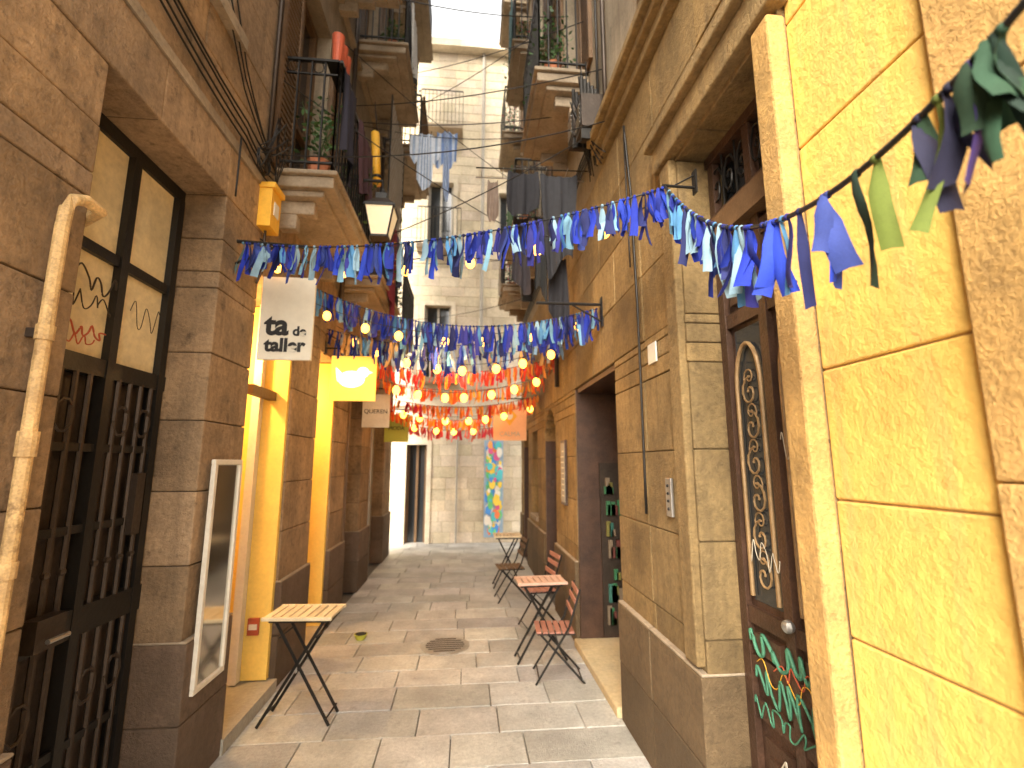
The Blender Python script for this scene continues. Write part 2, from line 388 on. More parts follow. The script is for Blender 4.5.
d.box(LX+.03,LX+.055,a[0],a[1],a[2],a[2]+.03,'white');d.box(LX+.03,LX+.055,a[0],a[1],a[3]-.03,a[3],'white')
d.box(LX+.031,LX+.057,a[0],a[0]+.03,a[2]+.03,a[3]-.03,'white');d.box(LX+.031,LX+.057,a[1]-.03,a[1],a[2]+.03,a[3]-.03,'white')
d.box(LX+.028,LX+.045,a[0]+.03,a[1]-.03,a[2]+.03,a[3]-.03,'mirror');d.box(LX-.01,LX+.03,a[0]+.1,a[1]-.1,1.55,1.6,'iron')
o=d.build('wall_mirror',bevel=.004)

# ------------------------------------------------------------------ right building
RB=empty('ochre_apartment_building')
opR=[(1.53,2.25,0,3.3),(3.45,4.8,0,2.45),(5.9,6.7,0,2.4),(7.4,8.0,.9,2.2),(8.5,9.2,0,2.3)]
w=MB()
ashlar(w,1,1.40,9.6,0,4.15,opR,'stoneR','mortR',blen=.6,plinth=.75,var=.24)
ashlar(w,1,-1.6,.92,0,4.15,[],'pil','mortY',blen=1.2,ch=.8,plinth=0,var=.05)
zs=[0,.42,.81,1.2,1.59,1.99,2.76,3.25,4.15]
for a,b in zip(zs,zs[1:]):
    gq=U(.94,1.05);w.box(X(1,.02),X(1,.4),.922,1.397,a+.003,b-.003,'yellow',(gq,gq,gq))
w.box(X(1,.028),X(1,.43),.92,1.40,0,4.15,'mortY')
w.build('stone_wall',RB,bevel=.006)
t=MB()
t.box(X(1,-.05),X(1,.02),1.395,1.50,.78,3.3,'pil');t.box(X(1,-.04),X(1,.02),2.27,2.40,.78,3.32,'stoneR')
t.box(X(1,-.06),X(1,.02),1.36,2.44,3.325,3.47,'stoneR');t.box(X(1,-.10),X(1,.02),1.33,2.47,3.472,3.53,'stoneR')
t.box(X(1,-.05),X(1,.02),-1.6,3.6,4.17,4.25,'stoneR');t.box(X(1,-.09),X(1,.02),-1.6,3.6,4.252,4.31,'stoneR');t.box(X(1,-.13),X(1,.02),-1.6,3.6,4.312,4.38,'stoneR')
t.box(X(1,-.06),X(1,.45),3.47,4.78,0,.07,'end',(.9,.8,.6))
t.build('door_surround',RB,bevel=.01)
upper(1,RB,-1.6,4.152,13.5,balR,'plR',[(1.4,2.3,4.8,6.8)])
for a,b,z in balR: balcony(1,a,b,z,.48,RB)
D=MB();dx=1.3
def db(y0,y1,z0,z1,d0,d1,m='wood',c=(1,1,1)): D.box(dx-d0,dx+d1,y0,y1,z0,z1,m,c)
db(1.5,2.25,0,2.8,0,.06);db(1.5,2.25,2.8,2.92,.08,.05,'woodm');db(1.5,2.25,2.92,2.96,.05,.05)
db(1.5,2.25,2.96,3.3,-.05,.09,'glassD');db(1.5,2.25,3.25,3.3,.05,.05)
for yy in (1.53,1.87,2.19): db(yy,yy+.055,.0,2.8,.03,.0);db(yy,yy+.05,2.96,3.25,.04,.0)
for zz in (.05,.62,.80,1.0,2.35,2.7): db(1.53,2.25,zz,zz+.07,.024,.0)
for y0,y1 in ((1.60,1.85),(1.94,2.17)):
    ym=(y0+y1)/2
    db(y0+.01,y1-.01,1.1,2.33,.004,0,'glassD')
    hw=(y1-y0)*.40
    D.tube([(dx-.02,ym-hw,1.12),(dx-.02,ym-hw,2.05)]+[(dx-.02,ym-hw*math.cos(q/10*math.pi),2.05+.2*math.sin(q/10*math.pi)) for q in range(1,10)]+[(dx-.02,ym+hw,2.05),(dx-.02,ym+hw,1.12)],.010,'tan',6)
    for k_,zc in enumerate((1.22,1.38,1.54,1.70,1.86,2.02)):
        s=1 if k_%2 else -1
        D.tube([(dx-.018,ym+s*(.008+.055*q/14)*math.cos(q/14*8),zc+(.008+.065*q/14)*math.sin(q/14*8)) for q in range(15)],.0055,'tan',5)
        D.tube([(dx-.016,ym-s*(.006+.035*q/14)*math.cos(q/14*8+2),zc+.07+(.006+.04*q/14)*math.sin(q/14*8+2)) for q in range(15)],.004,'tan',5)
    db(y0+.03,y1-.03,.18,.56,.02,0);db(y0+.07,y1-.07,.24,.50,.035,0)
    db(y0+.03,y1-.03,2.45,2.66,.03,0);db(y0+.03,y1-.03,.89,.97,.03,0)
for k in range(6):
    yc=1.6+k*.115
    D.tube([(dx-.03,yc+(.01+.045*q/14)*math.cos(q/14*9),3.10+(.01+.11*q/14)*math.sin(q/14*9)) for q in range(15)],.006,'iron',5)
    D.tube([(dx-.03,yc+.055,2.96),(dx-.03,yc+.055,3.25)],.006,'iron',5)
D.ball((dx-.06,1.86,1.08),.025,'steel')
D.build('carved_door',RB,bevel=.004)
scribble('graffiti_tag',dx-.037,2.16,.88,.52,.10,'paintg',.008,RB,24,-1,11)
scribble('graffiti_tag',dx-.037,2.14,.72,.52,.12,'paintg',.006,RB,26,-1,12)
scribble('graffiti_tag',dx-.037,2.16,.64,.5,.07,'paintg',.004,RB,26,-1,33)
scribble('graffiti_tag',dx-.037,2.12,.80,.5,.08,'ybox',.002,RB,14,-1,19)
scribble('graffiti_tag',dx-.037,2.0,.84,.3,.08,'paintr',.003,RB,12,-1,22)
scribble('graffiti_tag',dx-.037,2.1,1.25,.2,.12,'paintw',.002,RB,11,-1,15)
scribble('graffiti_tag',dx-.037,1.84,1.7,.15,.12,'paintw',.002,RB,9,-1,25)
text('graffiti_letters','APIC',(dx-.038,1.88,.42),(90,4,-90),.18,'paintw',RB,off=-.004,shear=.2)
scribble('graffiti_tag',dx-.037,2.12,.22,.45,.10,'paintw',.004,RB,25,-1,14)
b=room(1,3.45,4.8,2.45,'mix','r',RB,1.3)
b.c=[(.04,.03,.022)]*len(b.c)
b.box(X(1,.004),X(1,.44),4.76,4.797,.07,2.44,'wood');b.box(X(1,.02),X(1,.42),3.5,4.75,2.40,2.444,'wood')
for i in range(34):
    q=random.choice([(.04,.16,.07),(.18,.16,.04),(.04,.15,.12),(.2,.15,.10),(.14,.04,.03)]);zz=.2+.2*random.randrange(7)
    xx=U(.25,.38);b.box(X(1,xx),X(1,xx+.04),4.70,4.72,zz,zz+U(.06,.17),'mix',q)
b.box(X(1,.22),X(1,.42),4.725,4.757,.1,1.7,'rust')
b.box(X(1,.28),X(1,.34),3.46,3.52,.07,2.39,'wood');b.box(X(1,.28),X(1,.34),4.1,4.16,.07,2.39,'wood')
b.box(X(1,.29),X(1,.33),3.52,4.1,.07,.8,'wood');b.box(X(1,.305),X(1,.315),3.52,4.1,.8,2.39,'glassD')
b.build('dark_shop_interior',RB)
b=MB()
for k in range(10):
    y0=5.9+.08*k;yc=(y0+.04-6.3)/.4;h=2.0+.4*math.sqrt(max(0,1-yc*yc))
    b.box(X(1,.0),X(1,.4),y0,y0+.08,h,2.42,'stoneR')
b.box(X(1,.25),X(1,.3),5.9,6.7,0,2.4,'wood');b.box(X(1,.2),X(1,.25),6.27,6.33,0,2.4,'wood')
for z in (.1,.9,1.0,1.9): b.box(X(1,.21),X(1,.25),5.9,6.7,z,z+.07,'woodm')
b.box(X(1,.2),X(1,.24),7.4,8,.9,2.2,'glassD');b.box(X(1,.16),X(1,.2),7.4,7.46,.9,2.2,'woodm');b.box(X(1,.16),X(1,.2),7.94,8,.9,2.2,'woodm');b.box(X(1,-.04),X(1,.2),7.36,8.04,.84,.9,'slab')
b.box(X(1,.2),X(1,.24),8.5,9.2,0,2.3,'wood')
for y0,y1 in ((5.9,6.7),(8.5,9.2)): b.box(X(1,.003),X(1,.3),y1-.03,y1-.001,0,2.0,'wood')
b.build('far_doors_and_window',RB)
d=MB();d.box(X(1,-.03),X(1,-.008),5.2,5.45,1.25,1.95,'wood');d.box(X(1,-.034),X(1,-.03),5.22,5.43,1.28,1.92,'grey')
for i in range(9): d.box(X(1,-.037),X(1,-.034),5.25,5.25+U(.1,.16),1.34+i*.06,1.355+i*.06,'cream')
d.build('menu_board')

# ------------------------------------------------------------------ end building
EB=empty('beige_stone_building')
e=MB();Y0=10.8;opE=[(-1.30,-.86,0,2.1),(-1.0,-.4,3.6,5.3),(-1.0,-.4,6.7,8.4),(.7,1.15,6.7,8.2),(-3.5,-2.7,.9,2.4),(2.4,3.2,0,2.4)]
ends=sorted({0,12}|{v for o in opE for v in o[2:]})
for a,b in zip(ends,ends[1:]):
    n=max(1,round((b-a)/.24))
    for i in range(n):
        c0=a+(b-a)*i/n;c1=a+(b-a)*(i+1)/n;mz=(c0+c1)/2
        x=-6
        while x<6:
            x1=min(6,x+U(.3,.55))
            segs=[(x,x1)]
            for o in opE:
                if o[2]<mz<o[3]:
                    ns=[]
                    for s0,s1 in segs:
                        if s1<=o[0] or s0>=o[1]: ns.append((s0,s1));continue
                        if s0<o[0]: ns.append((s0,o[0]))
                        if s1>o[1]: ns.append((o[1],s1))
                    segs=ns
            for s0,s1 in segs:
                gg=U(.82,1.08)
                if s1-s0>.03: e.box(s0+.003,s1-.003,Y0-U(0,.006),Y0+.3,c0+.003,c1-.003,'end',(gg,gg*U(.96,1),gg*U(.9,1)))
            x=x1
for a,b,c,d_ in grid(-6,6,0,12,opE,.01): e.box(a,b,Y0+.006,Y0+.35,c,d_,'end',(.8,.75,.7))
e.build('stone_wall',EB,bevel=.006,seg=1)
e=MB()
for a,b,c,d_ in opE:
    e.box(a,b,Y0+.2,Y0+.24,c,d_,'glassD')
    for xx in (a,(a+b)/2-.02,b-.05): e.box(xx,xx+.05,Y0+.14,Y0+.2,c,d_,'woodm' if c==0 else 'grey')
    e.box(a-.1,a-.001,Y0-.03,Y0+.1,c,d_+.1,'end');e.box(b+.001,b+.1,Y0-.03,Y0+.1,c,d_+.1,'end');e.box(a,b,Y0-.03,Y0+.1,d_+.001,d_+.1,'end')
e.box(-6,6,Y0-.07,Y0+.05,2.95,3.1,'end');e.box(-6,6,Y0-.25,Y0+.35,12.001,12.2,'end')
e.tube([(.3,Y0-.06,3.1),(.3,Y0-.06,12)],.04,'grey',8);e.tube([(-.2,Y0-.04,0),(-.2,Y0-.04,2.9)],.02,'grey',8)
e.build('windows_and_trim',EB)
e=MB()
for zc in (3.45,6.55,9.6):
    for a,b in ((-1.2,-.2),):
        e.box(a,b,Y0-.4,Y0-.001,zc,zc+.1,'slab')
        e.bar((a,Y0-.38,zc+1),(b,Y0-.38,zc+1),.02,.02,'iron')
        for i in range(12): e.tube([(a+(b-a)*i/11,Y0-.38,zc+.1),(a+(b-a)*i/11,Y0-.38,zc+1)],.007,'iron',5)
e.build('balconies',EB)
mu=MB()
cols=[(.85,.22,.08),(.08,.3,.75),(.9,.65,.08),(.15,.55,.2),(.7,.12,.3),(.8,.75,.65),(.1,.55,.6),(.9,.4,.1)]
mu.box(.40,.82,Y0-.035,Y0-.012,.12,2.2,'mix',(.30,.42,.55))
for i in range(110):
    cx,cz,rr=U(.47,.76),U(.22,2.1),U(.03,.085);cc=random.choice(cols);n=10
    mu.face([(min(.81,max(.41,cx+rr*math.cos(q/n*6.283)*U(.7,1.1))),Y0-.037-i*.0004,cz+rr*1.6*math.sin(q/n*6.283)*U(.7,1.1)) for q in range(n)],'mix',cc)
mu.build('mural_panel')

# ------------------------------------------------------------------ hanging signs
def hang(name,x0,x1,y,z0,z1,m,side,zb=None):
    s=MB();s.box(x0,x1,y-.012,y+.012,z0,z1,m)
    zb=zb or z1+.1;wx=LX if side<0 else RX
    s.tube([(wx,y,zb),(x1+.04 if side<0 else x0-.04,y,zb)],.010,'iron',8)
    for t in (.15,.85):
        xx=x0+(x1-x0)*t;s.tube([(xx,y,z1),(xx,y,zb)],.005,'iron',6)
    s.box(wx-.01,wx+.01,y-.03,y+.03,zb-.07,zb+.07,'iron')
    e_=x1 if side<0 else x0
    s.tube([(wx,y,zb+.16),((wx+e_)/2,y,zb+.01)],.006,'iron',6)
    return s.build(name,bevel=.003)
sg=hang('hanging_shop_sign',-1.40,-1.05,3.28,2.38,2.96,'cream',-1,3.08)
T=lambda n,b_,x,z,s,off=.008: text(n,b_,(x,3.266,z),(90,0,0),s,'black',sg,off=off)
T('letters_ta','ta',-1.285,2.555,.20,.007);T('letters_de','de',-1.135,2.55,.09,.003);T('letters_taller','taller',-1.225,2.44,.125,.005)
sg=hang('illuminated_shop_sign',-1.38,-.93,4.95,2.32,2.78,'lit',-1,2.86)
bd=MB()
def disc(mb,cx,cz,rx,rz,y,m,n=20): mb.face([(cx+rx*math.cos(q/n*6.283),y,cz+rz*math.sin(q/n*6.283)) for q in range(n)],m)
disc(bd,-1.17,2.54,.13,.085,4.930,'litw');disc(bd,-1.06,2.61,.06,.055,4.928,'litw')
bd.face([(-1.02,4.926,2.63),(-.96,4.926,2.61),(-1.02,4.926,2.59)],'litw');bd.face([(-1.25,4.926,2.58),(-1.33,4.926,2.66),(-1.31,4.926,2.52),(-1.22,4.926,2.48)],'litw')
bd.build('bird_logo',sg)
sg=hang('hanging_shop_sign',-1.40,-1.04,6.6,2.17,2.62,'white',-1,2.70);text('letters','QUEREN',(-1.22,6.585,2.36),(90,0,0),.08,'black',sg)
sg=hang('hanging_shop_sign',-1.38,-.98,8.3,2.05,2.52,'green',-1,2.6);text('letters','MODA',(-1.18,8.285,2.25),(90,0,0),.09,'black',sg)
sg=hang('hanging_shop_sign',.42,.95,7.6,2.05,2.62,'pink',1,2.72)
bd=MB();bd.face([(.68,7.585,2.58),(.80,7.585,2.44),(.68,7.585,2.28),(.56,7.585,2.44)],'ybox');disc(bd,.68,2.44,.05,.06,7.583,'cream');bd.build('logo',sg);text('letters','CALMA',(.68,7.585,2.12),(90,0,0),.1,'paintw',sg)

# ------------------------------------------------------------------ lantern
l=MB();lx,ly=-.82,4.25;zb,zt=3.74,4.02;rb,rt=.075,.13
cb=[(lx-rb,ly-rb),(lx+rb,ly-rb),(lx+rb,ly+rb),(lx-rb,ly+rb)];ct=[(lx-rt,ly-rt),(lx+rt,ly-rt),(lx+rt,ly+rt),(lx-rt,ly+rt)]
for i in range(4):
    j=(i+1)%4;l.face([(*cb[i],zb),(*cb[j],zb),(*ct[j],zt),(*ct[i],zt)],'lglass')
    l.tube([(*cb[i],zb),(*ct[i],zt)],.009,'iron',6);l.bar((*cb[i],zb),(*cb[j],zb),.02,.02,'iron');l.bar((*ct[i],zt),(*ct[j],zt),.024,.024,'iron')
    a_=Vector((*ct[i],zt+.015));b_=Vector((*ct[j],zt+.015));c_=Vector((lx,ly,zt+.02))
    l.face([a_,b_,(c_*.65+b_*.35)+Vector((0,0,.09)),(c_*.65+a_*.35)+Vector((0,0,.09))],'rust')
l.face([(*q,zb-.002) for q in cb],'iron')
l.box(lx-.05,lx+.05,ly-.05,ly+.05,zt+.10,zt+.16,'iron');l.ball((lx,ly,zt+.19),.03,'iron')
l.tube([(lx,ly,zt+.2),(lx,ly,zt+.30)],.01,'iron')
l.tube([(LX,ly,4.32),(lx,ly,4.32)],.014,'iron')
l.tube([(LX,ly,4.02)]+[(LX+.55*t/8,ly,4.02+.3*math.sin(t/8*1.57)) for t in range(1,9)],.010,'iron',6)
l.tube([(LX+.2+(.01+.07*q/16)*math.cos(q/16*9),ly,4.22+(.01+.07*q/16)*math.sin(q/16*9)) for q in range(17)],.007,'iron',5)
l.box(LX-.01,LX+.02,ly-.04,ly+.04,3.95,4.4,'iron')
l.build('street_lantern')

# ------------------------------------------------------------------ garlands
BL=[(.012,.03,.34),(.012,.03,.30),(.012,.025,.24),(.02,.05,.42),(.03,.05,.22),(.08,.24,.46),(.17,.34,.46),(.015,.02,.10),(.03,.03,.22),(.24,.38,.48)]
BR=[(.012,.035,.015),(.035,.018,.11),(.10,.13,.02),(.015,.015,.04),(.02,.06,.03),(.012,.03,.02)]
RD=[(.75,.05,.02),(.85,.16,.03),(.70,.03,.04),(.85,.28,.04)]
OR=[(.9,.25,.02),(.95,.40,.04),(.85,.12,.02)]
PK=[(.8,.08,.07),(.85,.22,.15),(.7,.05,.08)]
WB=[(.5,.55,.6),(.3,.45,.6),(.02,.06,.35),(.8,.45,.15)]
def rag(mb,p,L,w,c):
    a=U(0,math.pi);h=Vector((math.cos(a),math.sin(a),0));nrm=Vector((-h.y,h.x,0));sx,sy=U(-.18,.18),U(-.18,.18);tw=U(-1.2,1.2);rows=[]
    n=6;ph=U(0,6)
    for j in range(n+1):
        t=j/n;an=tw*t;hh=h*math.cos(an)+nrm*math.sin(an);nn=nrm*math.cos(an)-h*math.sin(an)
        ww=w*(.35+.65*min(1,t*3.2))*.5
        cen=Vector(p)+Vector((sx*t*t*L,sy*t*t*L,-L*t))+nn*math.sin(t*5+ph)*.009
        cut=0 if j<n else L*.08*sx*8
        rows.append([cen-hh*ww+Vector((0,0,cut*.3)),cen+nn*ww*.45,cen+hh*ww-Vector((0,0,cut*.3))])
    i=len(mb.v);k=mb.mi('cloth')
    for r_ in rows: mb.v+=[tuple(q) for q in r_]
    g_=U(.75,1.2);cc=tuple(v*g_ for v in c)
    for j in range(n):
        for q in range(2):
            mb.f.append([i+j*3+q,i+j*3+q+1,i+j*3+q+4,i+j*3+q+3]);mb.c.append(cc);mb.m.append(k)
def garland(name,fn,n,pal,L=.2,w=.028,step=.03,skip=.0,wire=.004,LF=None):
    pts=[Vector(fn(i/n)) for i in range(n+1)]
    mb=MB();mb.tube(pts,wire,'iron',5)
    tot=sum((b-a).length for a,b in zip(pts,pts[1:]));N=int(tot/step)
    for i in range(N):
        t=(i+U(.05,.95))/N
        P=pal(t) if callable(pal) else pal
        sk=skip(t) if callable(skip) else skip
        if R()<sk: continue
        q=Vector(fn(t));c=random.choice(P);lf=LF(t) if LF else 1
        mb.ball(q,.010,'cloth',tuple(v*.7 for v in c),5)
        rag(mb,q,L*lf*U(.6,1.2),w*U(.7,1.5)*lf,c)
        if R()<.65: rag(mb,q+Vector((U(-.01,.01),U(-.01,.01),0)),L*lf*U(.5,1.0),w*U(.7,1.3)*lf,c if R()<.6 else random.choice(P))
    return mb.build(name,smooth=True)
def near(t):
    y=.2+(2.065-.2)*t;return (.7174+.1087*y,y,2.30+.453*(y-.8)**2)
def palN(t):
    y=.2+1.865*t
    return BR if y<.88 else (BL[3:6]+BR[1:2] if y<1.02 else BL)
def skN(t):
    y=.2+1.865*t
    return .15 if y<.66 else (.55 if y<1.06 else .05)
garland('rag_garland',near,40,palN,.235,.036,.028,skN,.007,lambda t:1.0 if t>.36 else .88)
def span(A,B,sag):
    A=Vector(A);B=Vector(B)
    return lambda t:tuple(A.lerp(B,t)-Vector((0,0,4*sag*t*(1-t))))
fB=span((.942,2.065,3.02),(LX+.03,2.97,3.06),.13);garland('rag_garland',fB,30,BL,.20,.034,.023,lambda t:.05 if t<.45 else .2)
fC=span((RX-.02,3.79,2.98),(LX+.02,4.47,3.32),.25);garland('rag_garland',fC,30,BL,.25,.034,.024,.12)
fC2=span((RX-.02,4.6,3.12),(LX+.02,4.9,3.05),.22);garland('rag_garland',fC2,30,BL+WB,.22,.03,.03,.2)
fD=span((RX-.02,5.3,3.1),(LX+.02,5.2,3.0),.2);garland('rag_garland',fD,30,WB+BL[:3],.2,.03,.032,.2)
fE=span((RX-.02,5.8,3.0),(LX+.02,5.9,3.0),.2);garland('rag_garland',fE,30,RD,.20,.035,.030,.15)
fF=span((RX-.02,6.6,2.88),(LX+.02,6.5,2.88),.2);garland('rag_garland',fF,30,OR,.17,.035,.030,.15)
fG=span((RX-.02,7.2,2.72),(LX+.02,7.1,2.72),.2);garland('rag_garland',fG,30,RD+OR,.17,.04,.030,.15)
fH=span((RX-.02,7.9,2.66),(LX+.02,8.0,2.62),.25);garland('rag_garland',fH,30,OR,.17,.04,.030,.15)
fI=span((RX-.02,8.7,2.50),(LX+.02,8.8,2.5),.22);garland('rag_garland',fI,30,PK,.18,.04,.030,.15)
bk=MB();bk.tube([(RX,2.07,3.03),(.93,2.065,3.03)],.007,'iron');bk.tube([(RX,2.07,3.10),(.99,2.067,3.035)],.004,'iron');bk.box(RX-.008,RX,2.05,2.09,3.0,3.12,'iron');bk.build('garland_bracket')
bk=MB();bk.tube([(RX,3.72,2.99),(.55,3.72,2.99)],.013,'iron');bk.tube([(RX,3.72,2.84),(.85,3.72,2.98)],.008,'iron');bk.box(RX-.012,RX,3.69,3.75,2.8,3.05,'iron');bk.build('wall_bracket')
bk=MB();bk.tube([(LX,2.97,3.07),(LX+.42,2.97,3.05)],.012,'iron');bk.tube([(LX,2.97,2.92),(LX+.25,2.97,3.05)],.008,'iron');bk.build('wall_bracket')
def lights(name,f,n,drop=.07,r=.030):
    mb=MB();mb.tube([Vector(f(i/24)) for i in range(25)],.0035,'iron',5)
    for i in range(n):
        q=Vector(f((i+U(.3,.7))/n));mb.tube([q,q-Vector((0,0,drop*.6))],.011,'iron',6);mb.ball(q-Vector((0,0,drop)),r,'bulb',n=8,sz=1.2)
    mb.build(name,smooth=True)
lights('string_lights',span((.94,2.3,3.05),(LX,3.3,3.12),.15),6,r=.028)
lights('string_lights',span((RX,4.0,3.0),(LX,4.3,3.15),.25),7,r=.036)
lights('string_lights',span((RX,4.9,3.0),(LX,5.3,3.2),.35),8,r=.042)
lights('string_lights',span((RX,6.1,2.9),(LX,6.3,2.9),.3),8,r=.048)
lights('string_lights',span((RX,7.4,2.65),(LX,7.4,2.65),.25),8,r=.048)
lights('string_lights',span((RX,8.3,2.5),(LX,8.4,2.5),.2),7,r=.048)
for lc in ((0,3.2,2.72),(-.3,4.6,2.75),(-.2,5.6,2.7),(-.2,7.4,2.3)):
    o=lamp('string_light_glow',lc,16,.05,(1,.55,.18))

# ------------------------------------------------------------------ furniture
def table(name,loc,w,d,h,m,rot=0):
    t=MB();n=8
    for i in range(n):
        x0=-w/2+w*i/n;g_=U(.8,1.15);t.box(x0+.006,x0+w/n-.006,-d/2+.02,d/2-.02,h-.018,h,m,(g_,g_,g_))
    for s in (-1,1):
        t.box(-w/2,w/2,s*d/2-.022*(s>0),s*d/2+.022*(s<0),h-.022,h+.001,m)
        t.box(-w/2+.03,w/2-.03,s*(d/2-.05)-.008,s*(d/2-.05)+.008,h-.045,h-.019,'iron')
        y_=s*(d/2-.05)
        t.bar((-w/2-.0,y_,0.005),(w/2-.06,y_,h-.03),.020,.010,'iron');t.bar((w/2-.0,y_-.02*s,.005),(-w/2+.06,y_-.02*s,h-.03),.020,.010,'iron')
        t.ball((0,y_,h*.5),.013,'steel',n=6)
    for x_,z_ in ((-w/2+.02,.05),(w/2-.02,.05),(w/2-.11,h*.8),(-w/2+.11,h*.8)): t.tube([(x_,-d/2+.05,z_),(x_,d/2-.05,z_)],.007,'iron')
    o=t.build(name,bevel=.003,seg=1);o.location=loc;o.rotation_euler[2]=math.radians(rot);return o
def chair(name,loc,rot=0,m='red',sc=.9):
    t=MB();w=.36
    for s in (-1,1):
        y_=s*w/2
        t.bar((-.22,y_,0),(.10,y_,.5),.020,.010,'iron');t.bar((.10,y_,.5),(.21,y_,.84),.020,.010,'iron')
        t.bar((.24,y_-.018*s,0),(-.18,y_-.018*s,.44),.020,.010,'iron');t.bar((-.2,y_-.03*s,.43),(.16,y_-.03*s,.43),.020,.012,'iron')
    for i in range(6): x0=-.21+i*.062;t.box(x0,x0+.048,-w/2+.01,w/2-.01,.437,.455,m)
    for z in (.60,.70,.78):
        x_=.10+.11*(z-.5)/.34;t.box(x_-.012,x_+.004,-w/2,w/2,z,z+.05,m)
    for x_,z_ in ((-.19,.05),(.215,.03),(0,.33)): t.tube([(x_,-w/2,z_),(x_,w/2,z_)],.007,'iron')
    o=t.build(name,bevel=.003,seg=1);o.location=loc;o.rotation_euler[2]=math.radians(rot);o.scale=(sc,sc,sc);return o
table('folding_table',(-1.09,3.66,0),.46,.32,.69,'slat',-4)
table('folding_table',(.68,4.5,0),.44,.28,.67,'pinkt',3)
chair('folding_chair',(.76,4.15,0),-4,sc=.84);chair('folding_chair',(.80,5.3,0),8)
chair('folding_chair',(.60,6.4,0),5,'woodm');table('folding_table',(.60,7.05,0),.40,.36,.70,'slat',0)
d=MB();d.tube([(-1.0,5.15,0.0),(-1.0,5.15,.05)],[.04,.065],'green',14);d.tube([(-1.0,5.15,.05),(-1.0,5.15,.052)],.055,'black',14);d.build('green_bowl')

# ------------------------------------------------------------------ laundry
def cloth(mb,x0,x1,y,z0,z1,c1,c2=None,nx=22,nz=12,amp=.02,taper=0,along='x'):
    i=len(mb.v);k=mb.mi('cloth');ph=U(0,6);ph2=U(0,6)
    for a in range(nz+1):
        for b in range(nx+1):
            u=b/nx;v=a/nz;xx=x0+(x1-x0)*u;cx=(x0+x1)/2;xx=cx+(xx-cx)*(1-taper*v)*(1-.10*math.sin(v*3+ph2))
            o_=amp*math.sin(u*13+ph+v*1.5)*(.4+v)+amp*.5*math.sin(u*29+ph*2)
            z=z1-(z1-z0)*v*(1-.12*math.sin(u*4+ph2))+.012*math.sin(u*6+ph)*v-.025*math.sin(u*math.pi)*(1-v)
            mb.v.append((xx,y+o_,z) if along=='x' else (y+o_,xx,z))
    for a in range(nz):
        for b in range(nx):
            q=i+a*(nx+1)+b;mb.f.append([q,q+1,q+nx+2,q+nx+1]);mb.c.append(c2 if c2 and (b//2)%2 else c1);mb.m.append(k)
def shirt(name,cx,y,zt,w,h,c1,c2=None):
    mb=MB();cloth(mb,cx-w/2,cx+w/2,y,zt-h,zt,c1,c2)
    for s in (-1,1):
        cloth(mb,cx+s*w/2,cx+s*(w/2+.10),y+.005,zt-h*.55,zt-.02,c1,c2,nx=6,nz=8,amp=.012)
    mb.tube([(cx-w/2+.02,y,zt-.02),(cx-w/2+.02,y,zt+.03)],.006,'woodm',5);mb.tube([(cx+w/2-.02,y,zt-.02),(cx+w/2-.02,y,zt+.03)],.006,'woodm',5)
    return mb.build(name,smooth=True)
shirt('hanging_shirt',-.62,6.0,6.15,.20,.75,(.55,.60,.68),(.30,.38,.52));shirt('hanging_shirt',-.33,6.02,6.22,.08,.95,(.14,.22,.42),(.40,.46,.56))
shirt('hanging_shirt',-.55,5.3,8.78,.25,.6,(.5,.2,.2));shirt('hanging_shirt',.45,5.3,8.80,.25,.7,(.12,.16,.25))
w_=MB()
for A,B in (((LX,6.0,6.2),(RX,6.0,6.25)),((LX,5.3,8.8),(RX,5.3,8.9)),((LX,4.6,5.2),(RX,4.4,5.3)),((LX,7.6,5.0),(RX,7.4,5.1)),((LX,3.3,3.9),(RX,3.2,4.3)),((LX,5.4,4.3),(RX,6.3,4.5)),((LX,7,7),(RX,5.5,7.6)),((LX,4.9,6.4),(RX,7.2,6.0)),((LX,3.4,4.6),(RX,5.8,4.4)),((LX,5.0,3.9),(RX,3.4,4.4)),((LX,8.4,4.2),(RX,8.0,4.6)),((LX,3.3,5.5),(RX,4.9,7.0)),((LX,7.4,8.2),(RX,4.0,6.0)),((LX,4.9,5.6),(RX,3.5,5.0))):
    f=span(A,B,U(.05,.15));w_.tube([Vector(f(i/12)) for i in range(13)],.005,'iron',5)
w_.build('clothes_lines')
mb=MB();cloth(mb,.34,.62,4.0,3.95,4.34,(.02,.02,.025),nx=14);cloth(mb,.66,.98,4.05,3.45,4.36,(.03,.03,.035),nx=14,taper=.2);cloth(mb,.16,.26,4.15,3.95,4.33,(.20,.15,.12),nx=10);cloth(mb,.60,.72,4.15,3.2,4.0,(.02,.02,.02),nx=10);cloth(mb,.74,.92,4.2,3.0,3.6,(.02,.02,.025),nx=10);cloth(mb,.40,.56,4.2,3.3,4.0,(.03,.025,.03),nx=10)
mb.tube([(.05,4.0,4.35),(RX,4.05,4.41)],.006,'iron');mb.tube([(.05,4.15,4.35),(RX,4.2,4.40)],.006,'steel')
for i in range(5): mb.tube([(.1+i*.2,4.0,4.355+i*.01),(.1+i*.2,4.16,4.36+i*.01)],.004,'steel',5)
mb.build('black_laundry',smooth=True)
mb=MB();cloth(mb,3.5,3.9,-1.01,4.1,4.85,(.03,.03,.05),along='y',nx=14);cloth(mb,4.1,4.6,-1.01,4.2,4.83,(.08,.04,.05),along='y',nx=14);mb.build('dark_laundry',smooth=True)
mb=MB();cloth(mb,5.8,6.3,-1.0,3.7,4.84,(.20,.03,.05),along='y',nx=14);cloth(mb,6.4,6.8,-1.0,4.2,4.84,(.05,.06,.12),along='y',nx=14);mb.build('dark_laundry',smooth=True)
